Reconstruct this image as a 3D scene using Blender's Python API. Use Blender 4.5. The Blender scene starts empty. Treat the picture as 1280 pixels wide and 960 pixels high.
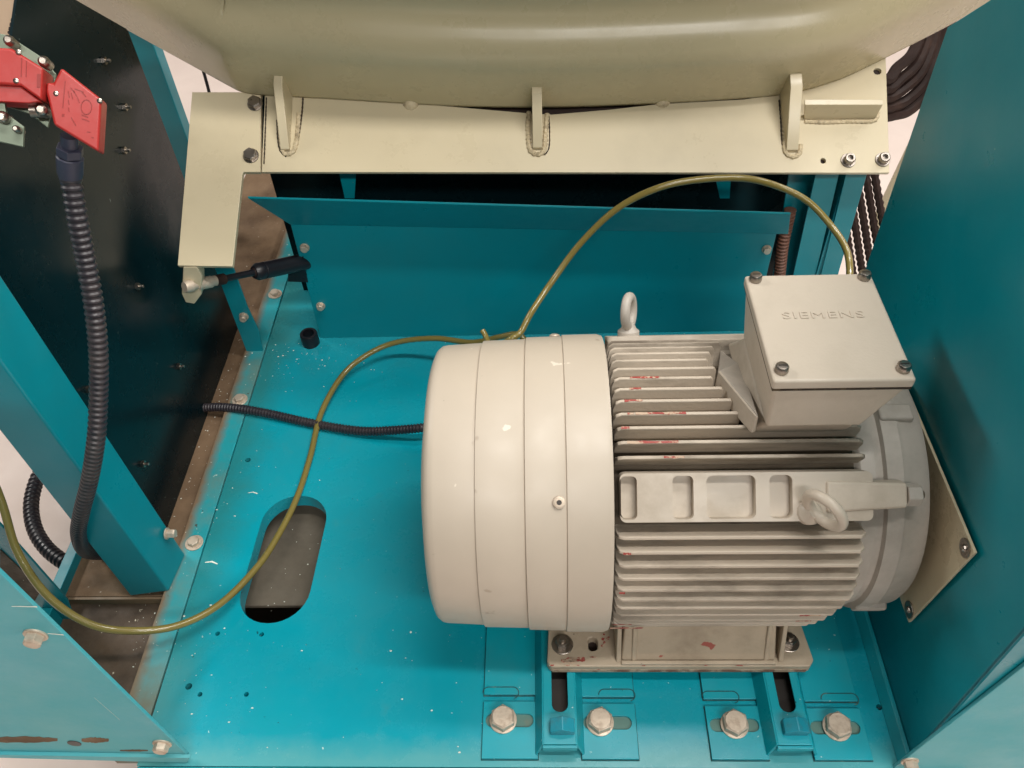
import bpy, bmesh, math, random
from mathutils import Vector, Matrix
R = random.Random(7)
sc = bpy.context.scene
COL = sc.collection
# ------------------------------------------------------------------ camera
F = 1037.0                                   # focal length in pixels of a 1280 wide picture
def nrm(v): return Vector(v).normalized()
dn = nrm((55, 970, F)); gy = Vector((25, -1110, F)); gy = (gy - gy.dot(dn)*dn).normalized()
CZ = -dn; CY = gy; CX = CY.cross(CZ)
EYE = Vector((0, 0, .98))
def ray(px, py):
    v = Vector((px-640, py-480, F)); return Vector((CX.dot(v), CY.dot(v), CZ.dot(v)))
def P(px, py, ax, val):                      # world point seen at a pixel of the photograph, on a plane x/y/z = val
    r = ray(px, py); t = (val-EYE[ax])/r[ax]; return EYE + r*t
def PN(px, py, p0, n):
    r = ray(px, py); t = (Vector(p0)-EYE).dot(n)/r.dot(n); return EYE + r*t
cam = bpy.data.objects.new('camera', bpy.data.cameras.new('camera')); COL.objects.link(cam); sc.camera = cam
right = Vector((CX.x, CY.x, CZ.x)); down = Vector((CX.y, CY.y, CZ.y)); fwd = Vector((CX.z, CY.z, CZ.z))
m = Matrix((( right.x, -down.x, -fwd.x, EYE.x), (right.y, -down.y, -fwd.y, EYE.y), (right.z, -down.z, -fwd.z, EYE.z), (0, 0, 0, 1)))
cam.matrix_world = m
cam.data.sensor_width = 36; cam.data.lens = F/1280*36; cam.data.clip_start = .01; cam.data.clip_end = 60
# ------------------------------------------------------------------ light
sc.view_settings.view_transform = 'Standard'; sc.view_settings.look = 'None'
sc.view_settings.exposure = -.12; sc.view_settings.gamma = 1
w = bpy.data.worlds.new('World'); sc.world = w; w.use_nodes = True
bg = w.node_tree.nodes['Background']; bg.inputs[0].default_value = (1, .95, .88, 1); bg.inputs[1].default_value = .06
def area(name, loc, target, sx, sy, power, col=(1, .965, .915)):
    l = bpy.data.lights.new(name, 'AREA'); l.shape = 'RECTANGLE'; l.size = sx; l.size_y = sy; l.energy = power; l.color = col
    o = bpy.data.objects.new(name, l); COL.objects.link(o); o.location = loc
    z = (Vector(loc)-Vector(target)).normalized(); y = z.cross(Vector((1, 0, 0))).normalized(); x = y.cross(z)
    o.matrix_world = Matrix(((x.x, y.x, z.x, loc[0]), (x.y, y.y, z.y, loc[1]), (x.z, y.z, z.z, loc[2]), (0, 0, 0, 1)))
    return o
area('ceiling_and_fill_strip', (.85, .10, 3.3), (.1, .7, 0), 1.9, .15, 74)
area('ceiling_and_fill_strip', (.85, 1.15, 3.3), (.1, .6, 0), 1.7, .18, 34)
area('ceiling_and_fill_strip', (1.1, -2.3, 3.2), (0, .7, 0), 3.0, .26, 108)
area('ceiling_and_fill_strip', (3.0, 2.6, 3.3), (1.0, 1.8, 0), .4, 2.0, 90)  # added fill strip, brightens the pale floor at the right rear
area('ceiling_and_fill_strip', (-3.4, 2.3, 3.3), (-1.3, 2.5, -.3), .4, 2.0, 110)  # added fill strip, brightens the pale floor beyond the left panel
sc.cycles.use_denoising = True
sc.cycles.max_bounces = 7
# ------------------------------------------------------------------ materials
def lin(c): return tuple(((v/255)/12.92 if v/255 <= .04045 else ((v/255+.055)/1.055)**2.4) for v in c)
def mat(name, col, rough=.4, metal=0, dirt=None, dscale=6, dlo=.55, dhi=.75, damt=.7, bump=.0, bscale=120, spec=.5,
        var=.06, coat=0, trans=0, specks=None, sscale=60, sth=.72, stretch=None, edges=()):
    m = bpy.data.materials.new(name); m.use_nodes = True; nt = m.node_tree; N = nt.nodes; L = nt.links
    b = N['Principled BSDF']; b.inputs['Roughness'].default_value = rough; b.inputs['Metallic'].default_value = metal
    b.inputs['Specular IOR Level'].default_value = spec; b.inputs['Coat Weight'].default_value = coat
    b.inputs['Transmission Weight'].default_value = trans
    tc = N.new('ShaderNodeTexCoord'); src = tc.outputs['Object']
    if stretch:
        mp = N.new('ShaderNodeMapping'); mp.inputs['Scale'].default_value = stretch; L.new(src, mp.inputs[0]); src = mp.outputs[0]
    c = lin(col)
    n1 = N.new('ShaderNodeTexNoise'); n1.inputs['Scale'].default_value = 5; n1.inputs['Detail'].default_value = 6; L.new(src, n1.inputs[0])
    mx = N.new('ShaderNodeMix'); mx.data_type = 'RGBA'; L.new(n1.outputs[0], mx.inputs[0])
    mx.inputs[6].default_value = tuple(v*(1-var*2) for v in c)+(1,); mx.inputs[7].default_value = tuple(min(1, v*(1+var*2)) for v in c)+(1,)
    out = mx.outputs[2]
    n4 = N.new('ShaderNodeTexNoise'); n4.inputs['Scale'].default_value = 11; n4.inputs['Detail'].default_value = 9; n4.inputs['Roughness'].default_value = .7; L.new(tc.outputs['Object'], n4.inputs[0])
    r4 = N.new('ShaderNodeMapRange'); r4.inputs[1].default_value = .3; r4.inputs[2].default_value = .7; r4.inputs[3].default_value = rough*.72; r4.inputs[4].default_value = min(1, rough*1.4); L.new(n4.outputs[0], r4.inputs[0]); L.new(r4.outputs[0], b.inputs['Roughness'])
    def layer(out, colr, sc_, lo, hi, amt, detail=8, ro=.65):
        n = N.new('ShaderNodeTexNoise'); n.inputs['Scale'].default_value = sc_; n.inputs['Detail'].default_value = detail
        n.inputs['Roughness'].default_value = ro; L.new(src, n.inputs[0])
        r = N.new('ShaderNodeMapRange'); r.inputs[1].default_value = lo; r.inputs[2].default_value = hi; r.inputs[4].default_value = amt
        L.new(n.outputs[0], r.inputs[0])
        k = N.new('ShaderNodeMix'); k.data_type = 'RGBA'; L.new(r.outputs[0], k.inputs[0]); L.new(out, k.inputs[6])
        k.inputs[7].default_value = lin(colr)+(1,); return k.outputs[2], r.outputs[0]
    if dirt:
        out, msk = layer(out, dirt, dscale, dlo, dhi, damt)
        ml = N.new('ShaderNodeMath'); ml.operation = 'MULTIPLY_ADD'; L.new(msk, ml.inputs[0]); ml.inputs[1].default_value = .35; L.new(r4.outputs[0], ml.inputs[2])
        L.new(ml.outputs[0], b.inputs['Roughness'])
    if specks:
        for (cc, s_, th) in specks: out, _ = layer(out, cc, s_, th, th+.02, .85, 3, .5)
    for (axis, v0, v1, cc, amt) in edges:      # grime and tone blended in along an edge of the sheet
        g = N.new('ShaderNodeNewGeometry'); sp = N.new('ShaderNodeSeparateXYZ'); L.new(g.outputs['Position'], sp.inputs[0])
        ne = N.new('ShaderNodeTexNoise'); ne.inputs['Scale'].default_value = 22; ne.inputs['Detail'].default_value = 8; ne.inputs['Roughness'].default_value = .65; L.new(tc.outputs['Object'], ne.inputs[0])
        ra = N.new('ShaderNodeMapRange'); ra.inputs[1].default_value = v0; ra.inputs[2].default_value = v1; L.new(sp.outputs[axis], ra.inputs[0])
        ad = N.new('ShaderNodeMath'); ad.operation = 'ADD'; L.new(ra.outputs[0], ad.inputs[0]); L.new(ne.outputs[0], ad.inputs[1])
        rb = N.new('ShaderNodeMapRange'); rb.inputs[1].default_value = .62; rb.inputs[2].default_value = 1.35; rb.inputs[4].default_value = amt; L.new(ad.outputs[0], rb.inputs[0])
        k = N.new('ShaderNodeMix'); k.data_type = 'RGBA'; L.new(rb.outputs[0], k.inputs[0]); L.new(out, k.inputs[6]); k.inputs[7].default_value = lin(cc)+(1,); out = k.outputs[2]
    L.new(out, b.inputs['Base Color'])
    if bump:
        n = N.new('ShaderNodeTexNoise'); n.inputs['Scale'].default_value = bscale; n.inputs['Detail'].default_value = 4; L.new(tc.outputs['Object'], n.inputs[0])
        bu = N.new('ShaderNodeBump'); bu.inputs['Strength'].default_value = bump; bu.inputs['Distance'].default_value = .002; L.new(n.outputs[0], bu.inputs['Height'])
        L.new(bu.outputs[0], b.inputs['Normal'])
    return m
M = {}
M['teal'] = mat('teal_paint', (6, 156, 172), .3, dirt=(80, 140, 140), dscale=4.5, dlo=.46, dhi=.8, damt=.55, bump=.06, bscale=60,
                specks=[((200, 225, 220), 170, .735), ((20, 50, 50), 120, .745)])
M['teal_floor'] = mat('worn_teal_floor_paint', (4, 152, 170), .24, dirt=(70, 140, 142), dscale=4.5, dlo=.46, dhi=.8, damt=.28, bump=.08, bscale=45,
                specks=[((200, 225, 220), 170, .735), ((20, 50, 50), 120, .745)],
                edges=[(0, -.405, -.478, (50, 116, 110), .6), (1, .365, .325, (110, 172, 168), .5), (1, .9, 1.07, (60, 120, 118), .3)])  # grime at the left edge; paler to the front, greyer to the rear
M['darkteal'] = mat('dark_teal_line', (12, 70, 72), .6, dirt=(120, 140, 120), dscale=60, dlo=.55, dhi=.7, damt=.6)
M['slotfloor'] = mat('worn_teal_slot', (92, 128, 120), .6, dirt=(140, 130, 110), dscale=50, damt=.5)
M['teal_plain'] = mat('teal_panel_paint', (0, 132, 146), .33, bump=.05, bscale=40, dirt=(50, 118, 116), dscale=3.2, dlo=.45, dhi=.8, damt=.3, specks=[((150, 180, 175), 90, .775)])
M['teal_front'] = mat('sheen_teal_paint', (66, 168, 180), .45, dirt=(120, 175, 172), dscale=5, dlo=.4, dhi=.8, damt=.6, bump=.05,  # sheen and haze painted in as a lighter, greyer teal
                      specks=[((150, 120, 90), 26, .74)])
M['teal_dusty'] = mat('dust_covered_teal_paint', (30, 150, 160), .5, dirt=(120, 120, 95), dscale=9, dlo=.45, dhi=.75, damt=.7,
                      specks=[((190, 210, 200), 120, .70), ((60, 55, 45), 90, .72)], edges=[(0, -.494, -.513, (124, 98, 72), .95), (1, .52, .36, (105, 96, 76), .8)])
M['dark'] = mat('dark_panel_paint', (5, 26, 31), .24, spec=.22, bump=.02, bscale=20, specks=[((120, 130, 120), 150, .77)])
M['tan'] = mat('dust_and_rust', (122, 98, 74), .8, dirt=(70, 52, 38), dscale=9, dlo=.4, dhi=.7, damt=.75, bump=.5, bscale=160,
               specks=[((205, 195, 180), 130, .72)], var=.12)
M['brown'] = mat('oily_brown_rust', (78, 62, 46), .6, dirt=(42, 34, 26), dscale=12, dlo=.4, dhi=.65, damt=.8, bump=.5, bscale=160,
                 specks=[((190, 180, 160), 140, .72)], var=.15)
M['pan'] = mat('grey_dusty_pan', (98, 90, 78), .8, dirt=(66, 60, 52), dscale=10, dlo=.45, dhi=.7, damt=.6, bump=.2)
M['cream'] = mat('cream_paint', (203, 190, 160), .3, dirt=(150, 138, 110), dscale=6, dlo=.5, dhi=.85, damt=.4, bump=.04, bscale=50,
                 specks=[((70, 60, 45), 60, .78)], var=.03)
M['drum'] = mat('cream_drum_paint', (186, 175, 142), .26, spec=.5, dirt=(174, 162, 126), dscale=2.5, dlo=.45, dhi=.8, damt=.35, bump=.03, bscale=14,
                specks=[((70, 60, 45), 45, .80)], var=.03)
M['weld'] = mat('painted_weld_bead', (200, 184, 152), .45, dirt=(96, 80, 60), dscale=60, dlo=.5, dhi=.66, damt=.6, bump=.8, bscale=260)
M['grime'] = mat('black_grime', (52, 42, 32), .8, dirt=(110, 96, 76), dscale=80, dlo=.5, dhi=.6, damt=.7)
M['motor'] = mat('motor_light_grey_paint', (194, 182, 166), .42, dirt=(146, 132, 114), dscale=11, dlo=.46, dhi=.74, damt=.6, bump=.06, bscale=90,
                 specks=[((70, 58, 46), 70, .765)], var=.03)
M['cowl'] = mat('fan_cowl_paint', (184, 172, 156), .4, dirt=(172, 160, 144), dscale=6, dlo=.44, dhi=.78, damt=.5, bump=.08, bscale=9,
                specks=[((70, 58, 46), 75, .755), ((160, 145, 128), 26, .70), ((215, 205, 190), 40, .74)], var=.04)
M['finw'] = mat('worn_fin_paint', (200, 186, 166), .48, dirt=(120, 106, 90), dscale=18, dlo=.5, dhi=.7, damt=.7, bump=.25, bscale=200, specks=[((160, 70, 60), 30, .74)], stretch=(.3, 1, 1))
M['fin'] = mat('cast_fin_paint', (194, 181, 164), .5, dirt=(92, 80, 66), dscale=13, dlo=.46, dhi=.66, damt=.8, bump=.25, bscale=200,
               specks=[((160, 70, 60), 24, .745), ((60, 50, 42), 60, .73)], stretch=(.35, 1, 1))
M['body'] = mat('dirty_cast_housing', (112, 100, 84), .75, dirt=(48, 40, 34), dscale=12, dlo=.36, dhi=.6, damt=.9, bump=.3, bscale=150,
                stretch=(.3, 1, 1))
M['gapshade'] = mat('gap_shade_brown', (46, 32, 28), .7)  # shade colour for the gap strip and the hole backings
M['shield'] = mat('bluish_grey_casting', (180, 172, 162), .45, dirt=(120, 114, 104), dscale=11, dlo=.45, dhi=.75, damt=.6, bump=.2, bscale=120)
M['foot'] = mat('motor_foot_paint', (184, 168, 146), .48, dirt=(130, 112, 92), dscale=14, dlo=.48, dhi=.75, damt=.6, bump=.3, bscale=140,
                specks=[((160, 62, 54), 42, .70), ((70, 56, 44), 60, .74)])
M['wornedge'] = mat('worn_rusty_edge', (176, 158, 136), .6, dirt=(108, 70, 56), dscale=50, dlo=.45, dhi=.55, damt=.8, bump=.4)
M['red_mark'] = mat('red_primer_mark', (158, 66, 58), .6, dirt=(196, 176, 152), dscale=90, dlo=.5, dhi=.56, damt=.9)
M['box'] = mat('terminal_box_paint', (196, 184, 168), .4, dirt=(160, 148, 130), dscale=8, dlo=.44, dhi=.78, damt=.5, bump=.12, bscale=300,
               specks=[((60, 50, 40), 60, .775), ((235, 228, 215), 70, .775)], var=.02)
M['steel'] = mat('zinc_plated_steel', (158, 150, 142), .3, 1, dirt=(120, 105, 90), dscale=60, dlo=.5, dhi=.8, damt=.5, bump=.1)
M['zinc'] = mat('dusty_bolt_head', (205, 190, 172), .5, .5, dirt=(150, 125, 105), dscale=90, dlo=.5, dhi=.7, damt=.5, bump=.2, bscale=300)
M['darksteel'] = mat('dark_steel', (70, 66, 64), .4, .8)
M['black'] = mat('black_plastic', (22, 22, 28), .35, bump=.05)
M['conduit'] = mat('black_ribbed_conduit', (44, 40, 46), .36, dirt=(120, 105, 92), dscale=7, dlo=.5, dhi=.8, damt=.35)
M['gland'] = mat('dark_blue_grey_plastic', (54, 56, 74), .4)
M['hose'] = mat('olive_clear_hose', (126, 112, 58), .22, dirt=(96, 92, 40), dscale=6, damt=.6, coat=.3)
M['red'] = mat('red_switch_plastic', (166, 42, 38), .42, dirt=(150, 60, 52), dscale=20, dlo=.5, dhi=.8, damt=.4, bump=.1)
M['print'] = mat('dark_red_moulded_mark', (138, 40, 36), .6)
M['belt'] = mat('brown_black_rubber', (46, 31, 27), .6, spec=.3, dirt=(86, 64, 54), dscale=30, dlo=.5, dhi=.75, damt=.5)
M['brownhose'] = mat('brown_ribbed_rubber', (112, 74, 58), .5, dirt=(70, 45, 36), dscale=30, damt=.6)
M['labfloor'] = mat('pale_sealed_floor', (232, 214, 204), .45, dirt=(205, 186, 176), dscale=3, dlo=.45, dhi=.8, damt=.5,
                    specks=[((120, 105, 98), 30, .77)], var=.03)
M['green'] = mat('greenish_metal', (110, 120, 105), .4, .6)
M['chip'] = mat('pale_paint_chip', (222, 226, 214), .6)
M['bluebolt'] = mat('painted_over_bolt', (30, 140, 160), .35, dirt=(80, 100, 95), dscale=60, dlo=.5, dhi=.75, damt=.6, bump=.2)
M['wall'] = mat('off_white_board', (236, 205, 175), .6)
# ------------------------------------------------------------------ object helpers
def sm(me, ang=35):
    me.polygons.foreach_set('use_smooth', [True]*len(me.polygons)); me.set_sharp_from_angle(angle=math.radians(ang))
def add(name, me, mt, parent=None, bevel=0, seg=2, ang=35):
    if not isinstance(me, bpy.types.Mesh):
        bm = me; me = bpy.data.meshes.new(name); bmesh.ops.recalc_face_normals(bm, faces=bm.faces); bm.to_mesh(me); bm.free()
    sm(me, ang)
    if mt and not me.materials: me.materials.append(M[mt])
    o = bpy.data.objects.new(name, me); COL.objects.link(o)
    if parent:
        o.parent = parent
        o.matrix_parent_inverse = parent.matrix_basis.inverted()
    if bevel:
        b = o.modifiers.new('bevel', 'BEVEL'); b.width = bevel; b.segments = seg; b.limit_method = 'ANGLE'; b.angle_limit = math.radians(40); b.harden_normals = True
    return o
def tag(o, label, cat, group=None, kind=None):
    o['label'] = label; o['category'] = cat
    if group: o['group'] = group
    if kind: o['kind'] = kind
    return o
def structure(o, label=None):
    o['kind'] = 'structure'
    if label: o['label'] = label
    return o
def empty(name, loc, label, cat, group=None):
    o = bpy.data.objects.new(name, None); COL.objects.link(o); o.location = loc; o.empty_display_size = .02
    return tag(o, label, cat, group)
def hexa(pts, bm=None):                     # 8 corners: bottom loop then top loop
    bm = bm or bmesh.new(); v = [bm.verts.new(p) for p in pts]
    for f in ((0,1,2,3),(4,5,6,7),(0,1,5,4),(1,2,6,5),(2,3,7,6),(3,0,4,7)): bm.faces.new([v[i] for i in f])
    return bm
def box(x0, x1, y0, y1, z0, z1, bm=None):
    return hexa([(x0,y0,z0),(x1,y0,z0),(x1,y1,z0),(x0,y1,z0),(x0,y0,z1),(x1,y0,z1),(x1,y1,z1),(x0,y1,z1)], bm)
def slab(outer, thick, holes=(), bm=None):  # outline of 3D points in a plane, given thickness vector
    bm = bm or bmesh.new(); t = Vector(thick); loops = []; edges = []
    for lp in [outer]+list(holes):
        vs = [bm.verts.new(p) for p in lp]; loops.append(vs)
        edges += [bm.edges.new((vs[i], vs[(i+1) % len(vs)])) for i in range(len(vs))]
    r = bmesh.ops.triangle_fill(bm, edges=edges, use_beauty=True)
    faces = [g for g in r['geom'] if isinstance(g, bmesh.types.BMFace)]
    mp = {}
    for lp in loops:
        for v in lp: mp[v] = bm.verts.new(v.co+t)
    for f in faces: bm.faces.new([mp[v] for v in reversed(f.verts)])
    for lp in loops:
        for i in range(len(lp)):
            a, b = lp[i], lp[(i+1) % len(lp)]; bm.faces.new((a, b, mp[b], mp[a]))
    return bm
def frame_for(n):
    n = Vector(n).normalized(); a = Vector((1, 0, 0)) if abs(n.x) < .9 else Vector((0, 1, 0))
    x = (a-a.dot(n)*n).normalized(); return x, n.cross(x), n
def disc(c, n, r, h, seg=24, bm=None, r2=None, rot=0, hole=0):
    bm = bm or bmesh.new(); x, y, z = frame_for(n); c = Vector(c); r2 = r if r2 is None else r2
    def ring(rr, hh): return [bm.verts.new(c+z*hh+(x*math.cos(rot+2*math.pi*i/seg)+y*math.sin(rot+2*math.pi*i/seg))*rr) for i in range(seg)]
    a, b = ring(r, 0), ring(r2, h)
    for i in range(seg): j = (i+1) % seg; bm.faces.new((a[i], a[j], b[j], b[i]))
    if hole:
        a2, b2 = ring(hole, 0), ring(hole, h)
        for i in range(seg):
            j = (i+1) % seg
            bm.faces.new((a2[j], a2[i], b2[i], b2[j])); bm.faces.new((b[i], b[j], b2[j], b2[i])); bm.faces.new((a[j], a[i], a2[i], a2[j]))
    else:
        bm.faces.new(a[::-1]); bm.faces.new(b)
    return bm
def lathe(c, n, prof, seg=48, bm=None, cap=True, x=None):   # prof: (distance along n, radius)
    bm = bm or bmesh.new(); fx, fy, fz = frame_for(n); c = Vector(c); prev = None; first = None
    for (h, r) in prof:
        ring = [bm.verts.new(c+fz*h+(fx*math.cos(2*math.pi*i/seg)+fy*math.sin(2*math.pi*i/seg))*r) for i in range(seg)]
        if prev:
            for i in range(seg): j = (i+1) % seg; bm.faces.new((prev[i], prev[j], ring[j], ring[i]))
        else: first = ring
        prev = ring
    if cap: bm.faces.new(first[::-1]); bm.faces.new(prev)
    return bm
def spline(pts, n=10):
    pts = [Vector(p) for p in pts]; out = []
    q = [pts[0]*2-pts[1]]+pts+[pts[-1]*2-pts[-2]]
    for i in range(1, len(q)-2):
        p0, p1, p2, p3 = q[i-1:i+3]
        for k in range(n):
            t = k/n; out.append(.5*((2*p1)+(p2-p0)*t+(2*p0-5*p1+4*p2-p3)*t*t+(3*p1-p0-3*p2+p3)*t**3))
    out.append(pts[-1]); return out
def resample(path, step):
    out = [path[0]]; d = 0; need = step
    for a, b in zip(path, path[1:]):
        L = (b-a).length
        while L > 0 and d+L >= need:
            out.append(a+(b-a)*((need-d)/L)); need += step
        d += L
    return out
def tube(path, rad, seg=10, bm=None, cap=True):  # rad: number or function of index
    bm = bm or bmesh.new(); prev = None; up = None; n = len(path)
    for i, p in enumerate(path):
        t = (path[min(i+1, n-1)]-path[max(i-1, 0)]).normalized()
        if up is None: up = t.orthogonal().normalized()
        up = (up-up.dot(t)*t).normalized(); s = t.cross(up)
        r = rad(i) if callable(rad) else rad
        ring = [bm.verts.new(p+(up*math.cos(2*math.pi*k/seg)+s*math.sin(2*math.pi*k/seg))*r) for k in range(seg)]
        if prev:
            for k in range(seg): j = (k+1) % seg; bm.faces.new((prev[k], prev[j], ring[j], ring[k]))
        elif cap: bm.faces.new(ring[::-1])
        prev = ring
    if cap: bm.faces.new(prev)
    return bm
def ribbed(pts, rad, pitch, depth=.16, seg=14):
    path = resample(spline(pts, 16), pitch/4)
    pr = (1, 1, 1-depth, 1-depth)
    return tube(path, lambda i: rad*pr[i % 4], seg)
def bolt(parent, c, n, r=.010, h=.0075, wr=None, mt='zinc', wmt='zinc', rot=None, name='bolt', stud=0, socket=False):
    c = Vector(c); n = Vector(n).normalized(); rot = R.random()*1.05 if rot is None else rot
    wr = wr or r*1.25; wt = .0018
    if socket:
        bm = lathe(c, n, [(wt, r), (wt+h*.9, r), (wt+h, r*.88), (wt+h, r*.5), (wt+h*.4, r*.5)], 18)
    else:
        bm = disc(c+n*wt, n, r, h*.85, 6, rot=rot); disc(c+n*(wt+h*.85), n, r*.985, h*.15, 6, bm, r2=r*.84, rot=rot)
        disc(c+n*(wt+h), n, r*.80, h*.05, 18, bm)
        if stud: disc(c+n*(wt+h), n, r*.5, stud, 14, bm, r2=r*.42)
    b = add(name, bm, mt, parent, bevel=r*.05)
    ws = add('washer', lathe(c, n, [(0, wr), (wt*.8, wr), (wt, wr*.96)], 24), wmt, b)
    return b
def rrect(cx, cy, w, h, r, n=6, rot=0):      # 2D rounded rectangle outline
    out = []
    for sx, sy, a0 in ((1,1,0),(-1,1,90),(-1,-1,180),(1,-1,270)):
        for k in range(n+1):
            a = math.radians(a0+90*k/n); out.append((sx*(w/2-r)+r*math.cos(a), sy*(h/2-r)+r*math.sin(a)))
    ca, sa = math.cos(rot), math.sin(rot)
    return [(cx+x*ca-y*sa, cy+x*sa+y*ca) for x, y in out]
def circ(cx, cy, r, n=20): return [(cx+r*math.cos(2*math.pi*i/n), cy+r*math.sin(2*math.pi*i/n)) for i in range(n)]
def z3(l, z): return [Vector((x, y, z)) for x, y in l]
def fl(px, py, z=0): p = P(px, py, 2, z); return (p.x, p.y)
# ================================================================== the workshop floor below and around
o = add('workshop_floor', box(-6, 6, -4, 8, -.35, -.30), 'labfloor'); structure(o)
# ================================================================== machine base: tray, rail, ledge
base = empty('floor_tray', (0, .33, 0), 'teal painted steel base tray of the machine with a rounded slot, under the grey motor', 'floor tray')
slot = rrect(-.360, .600, .093, .200, .0455, 8)
slot = [(x+(y-.600)*.02, y) for x, y in slot]
holes = [slot]
small = [((310, 575), .0042), ((236, 858), .0042), ((272, 792), .003), ((327, 793), .003), ((250, 868), .003), ((308, 868), .003), ((1099, 884), .0035)]
for (px, py), r in small: x, y = fl(px, py); holes.append(circ(x, y, r, 12))
rslots = [((.012), .355, .02), (.272, .355, .02)]
add('floor_plate', slab(z3([(-.4755, .3235), (.395, .3235), (.395, .82), (.48, .82), (.48, 1.075), (-.378, 1.075), (-.378, 1.5), (-.4755, 1.5)], 0), (0, 0, -.024), [z3(h, 0) for h in holes]), 'teal_floor', base)
add('side_rail', box(-.512, -.4775, .334, 1.5, -.024, .0012), 'teal_dusty', base, bevel=.001)
add('front_lip', box(-.475, .46, .3195, .323, -.04, -.001), 'teal', base, bevel=.0008)
add('dust_ledge', box(-.655, -.5125, .62, 1.9, -.034, -.020), 'tan', base, bevel=.001)
add('ledge_step', box(-.655, -.5125, .546, .6195, -.036, -.012), 'tan', base, bevel=.001)
add('oily_ledge', box(-.652, -.5125, .36, .5455, -.036, -.026), 'brown', base, bevel=.001)
add('ledge_side_strip', box(-.668, -.6525, .40, .64, -.05, .004), 'teal_plain', base, bevel=.001)
add('step_edge_strip', box(-.652, -.513, .542, .5455, -.0255, -.013), 'teal_dusty', base)
yp = P(340, 757, 2, -.054).y
add('bottom_pan', box(-.47, .40, yp, 1.0, -.060, -.054), 'pan', base)
add('slot_shade_sheet', box(-.47, .40, .34, yp+.05, -.125, -.120), 'darksteel', base)  # added dark sheet painting the shaded crescent under the slot
for (px, py) in ((344, 368), (300, 500), (243, 679)):
    p = P(px, py, 2, .0012); bolt(base, p, (0, 0, 1), .0082, .006, .0125)
# ------------------------------------------------------------------ back panel with upturned flange
bp = empty('back_panel', (0, 1.03, 0), 'wide teal back panel with an upturned flange behind the motor', 'metal panel')
a = P(363, 280, 1, 1.032); b_ = P(985, 292, 1, 1.032)
bl = Vector((-.3875, 1.032, .0005)); br = Vector((.395, 1.032, .0005)); br2 = P(971, 291, 1, 1.032)
# plate: square opening beside the gas spring
ho = [P(x, y, 1, 1.032) for x, y in ((361, 338), (377, 333), (384, 353), (362, 352))]
outl = [Vector((-.3865, 1.032, .0005)), Vector((br2.x, 1.032, .0005)), br2, a]
add('plate', slab(outl, (0, .003, 0), []), 'teal_plain', bp, bevel=.0008)
add('opening', slab([P(*s_, 1, 1.0305) for s_ in ((360, 338), (379, 320), (385, 353), (360, 352))], (0, .001, 0)), 'black', bp)  # black slab painted in for the dark of the recess
f0, f1 = P(310, 248, 1, .985), P(988, 268, 1, .985)
add('flange', hexa([a+Vector((0,-.0015,0)), b_+Vector((0,-.0015,0)), f1, f0, a+Vector((0,.0015,.001)), b_+Vector((0,.0015,.001)), f1+Vector((0,.001,.003)), f0+Vector((0,.001,.003))]), 'teal_plain', bp, bevel=.0006)
for (px, py) in ((381, 309), (401, 382), (958, 311)):
    bolt(bp, P(px, py, 1, 1.032), (0, -1, 0), .0062, .006, .0075)
# black sleeve on the floor
x, y = fl(389, 429, 0)
o = add('rubber_sleeve', lathe((x, y, .0003), (0, 0, 1), [(0, .0148), (.022, .0148), (.0235, .0138), (.0235, .0098), (.004, .0098)], 32, cap=False), 'black')
tag(o, 'short black rubber sleeve standing on the teal floor near the back left corner', 'sleeve')
# ================================================================== frame posts
fr = empty('machine_stand', (-.5, .55, 0), 'teal painted steel frame posts and front panels enclosing the motor bay', 'machine stand')
# left front post
def line_up(p_lo, p_hi, z):  # extend line through two points up to height z
    t = (z-p_lo.z)/(p_hi.z-p_lo.z); return p_lo+(p_hi-p_lo)*t
lo = [Vector((-.563, .546, -.012)), Vector((-.5045, .546, .0013)), Vector((-.4985, .602, .0013)), Vector((-.557, .602, -.012))]
hi = [P(0, 540, 1, .546), P(22, 480, 1, .546), P(0, 341, 1, .602)]
hi.append(hi[2]+Vector((-.058, 0, 0)))
top = [line_up(l, h, .75) for l, h in zip(lo, hi)]
add('post', hexa(lo+top), 'teal_plain', fr, bevel=.003, seg=3)['label'] = 'square post crossing the lower left of the picture'
pw = fr.children[0]
n = Vector((1, -.0, .0))
bolt(fr, P(208, 667, 0, -.4985), (1, 0, 0), .0062, .010, .0078)
# rear left post
add('brace', slab([Vector((-.5085, 1.001, -.018)), Vector((-.480, 1.001, .0013)), Vector((-.4755, 1.001, .05)), Vector((-.4795, 1.001, .10)), Vector((-.4795, 1.001, .255)), Vector((-.5085, 1.001, .255))], (0, .004, 0)), 'teal_plain', fr, bevel=.001)
add('post', box(-.677, -.6405, 1.34, 1.37, -.30, .80), 'teal_plain', fr, bevel=.002)
bolt(fr, P(305, 395, 1, 1.001), (0, -1, 0), .0062, .008, .0078)
# outer left post piece with rusty strip
lo2 = [P(70, 772, 2, -.02), P(112, 800, 2, -.02)]
q0, q1 = P(0, 656, 1, lo2[0].y), P(-60, 620, 1, lo2[1].y)
d = Vector((.0, .004, 0))
def up_px(p, pxy): return P(pxy[0], pxy[1], 1, p.y)
A = P(76, 762, 2, .0); B = P(120, 815, 2, -.02); yb = A.y
q = [P(84, 750, 1, yb), P(0, 655, 1, yb), P(-60, 592, 1, yb), P(-60, 780, 1, yb), P(140, 905, 1, yb)]
add('outer_post', slab(q, (0, .003, 0)), 'teal_plain', fr, bevel=.001)
q = [P(0, 687, 1, yb-.0015), P(52, 737, 1, yb-.0015), P(40, 757, 1, yb-.0015), P(0, 716, 1, yb-.0015)]
add('rust_patch', slab(q, (0, .0012, 0)), 'brown', fr)
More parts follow.
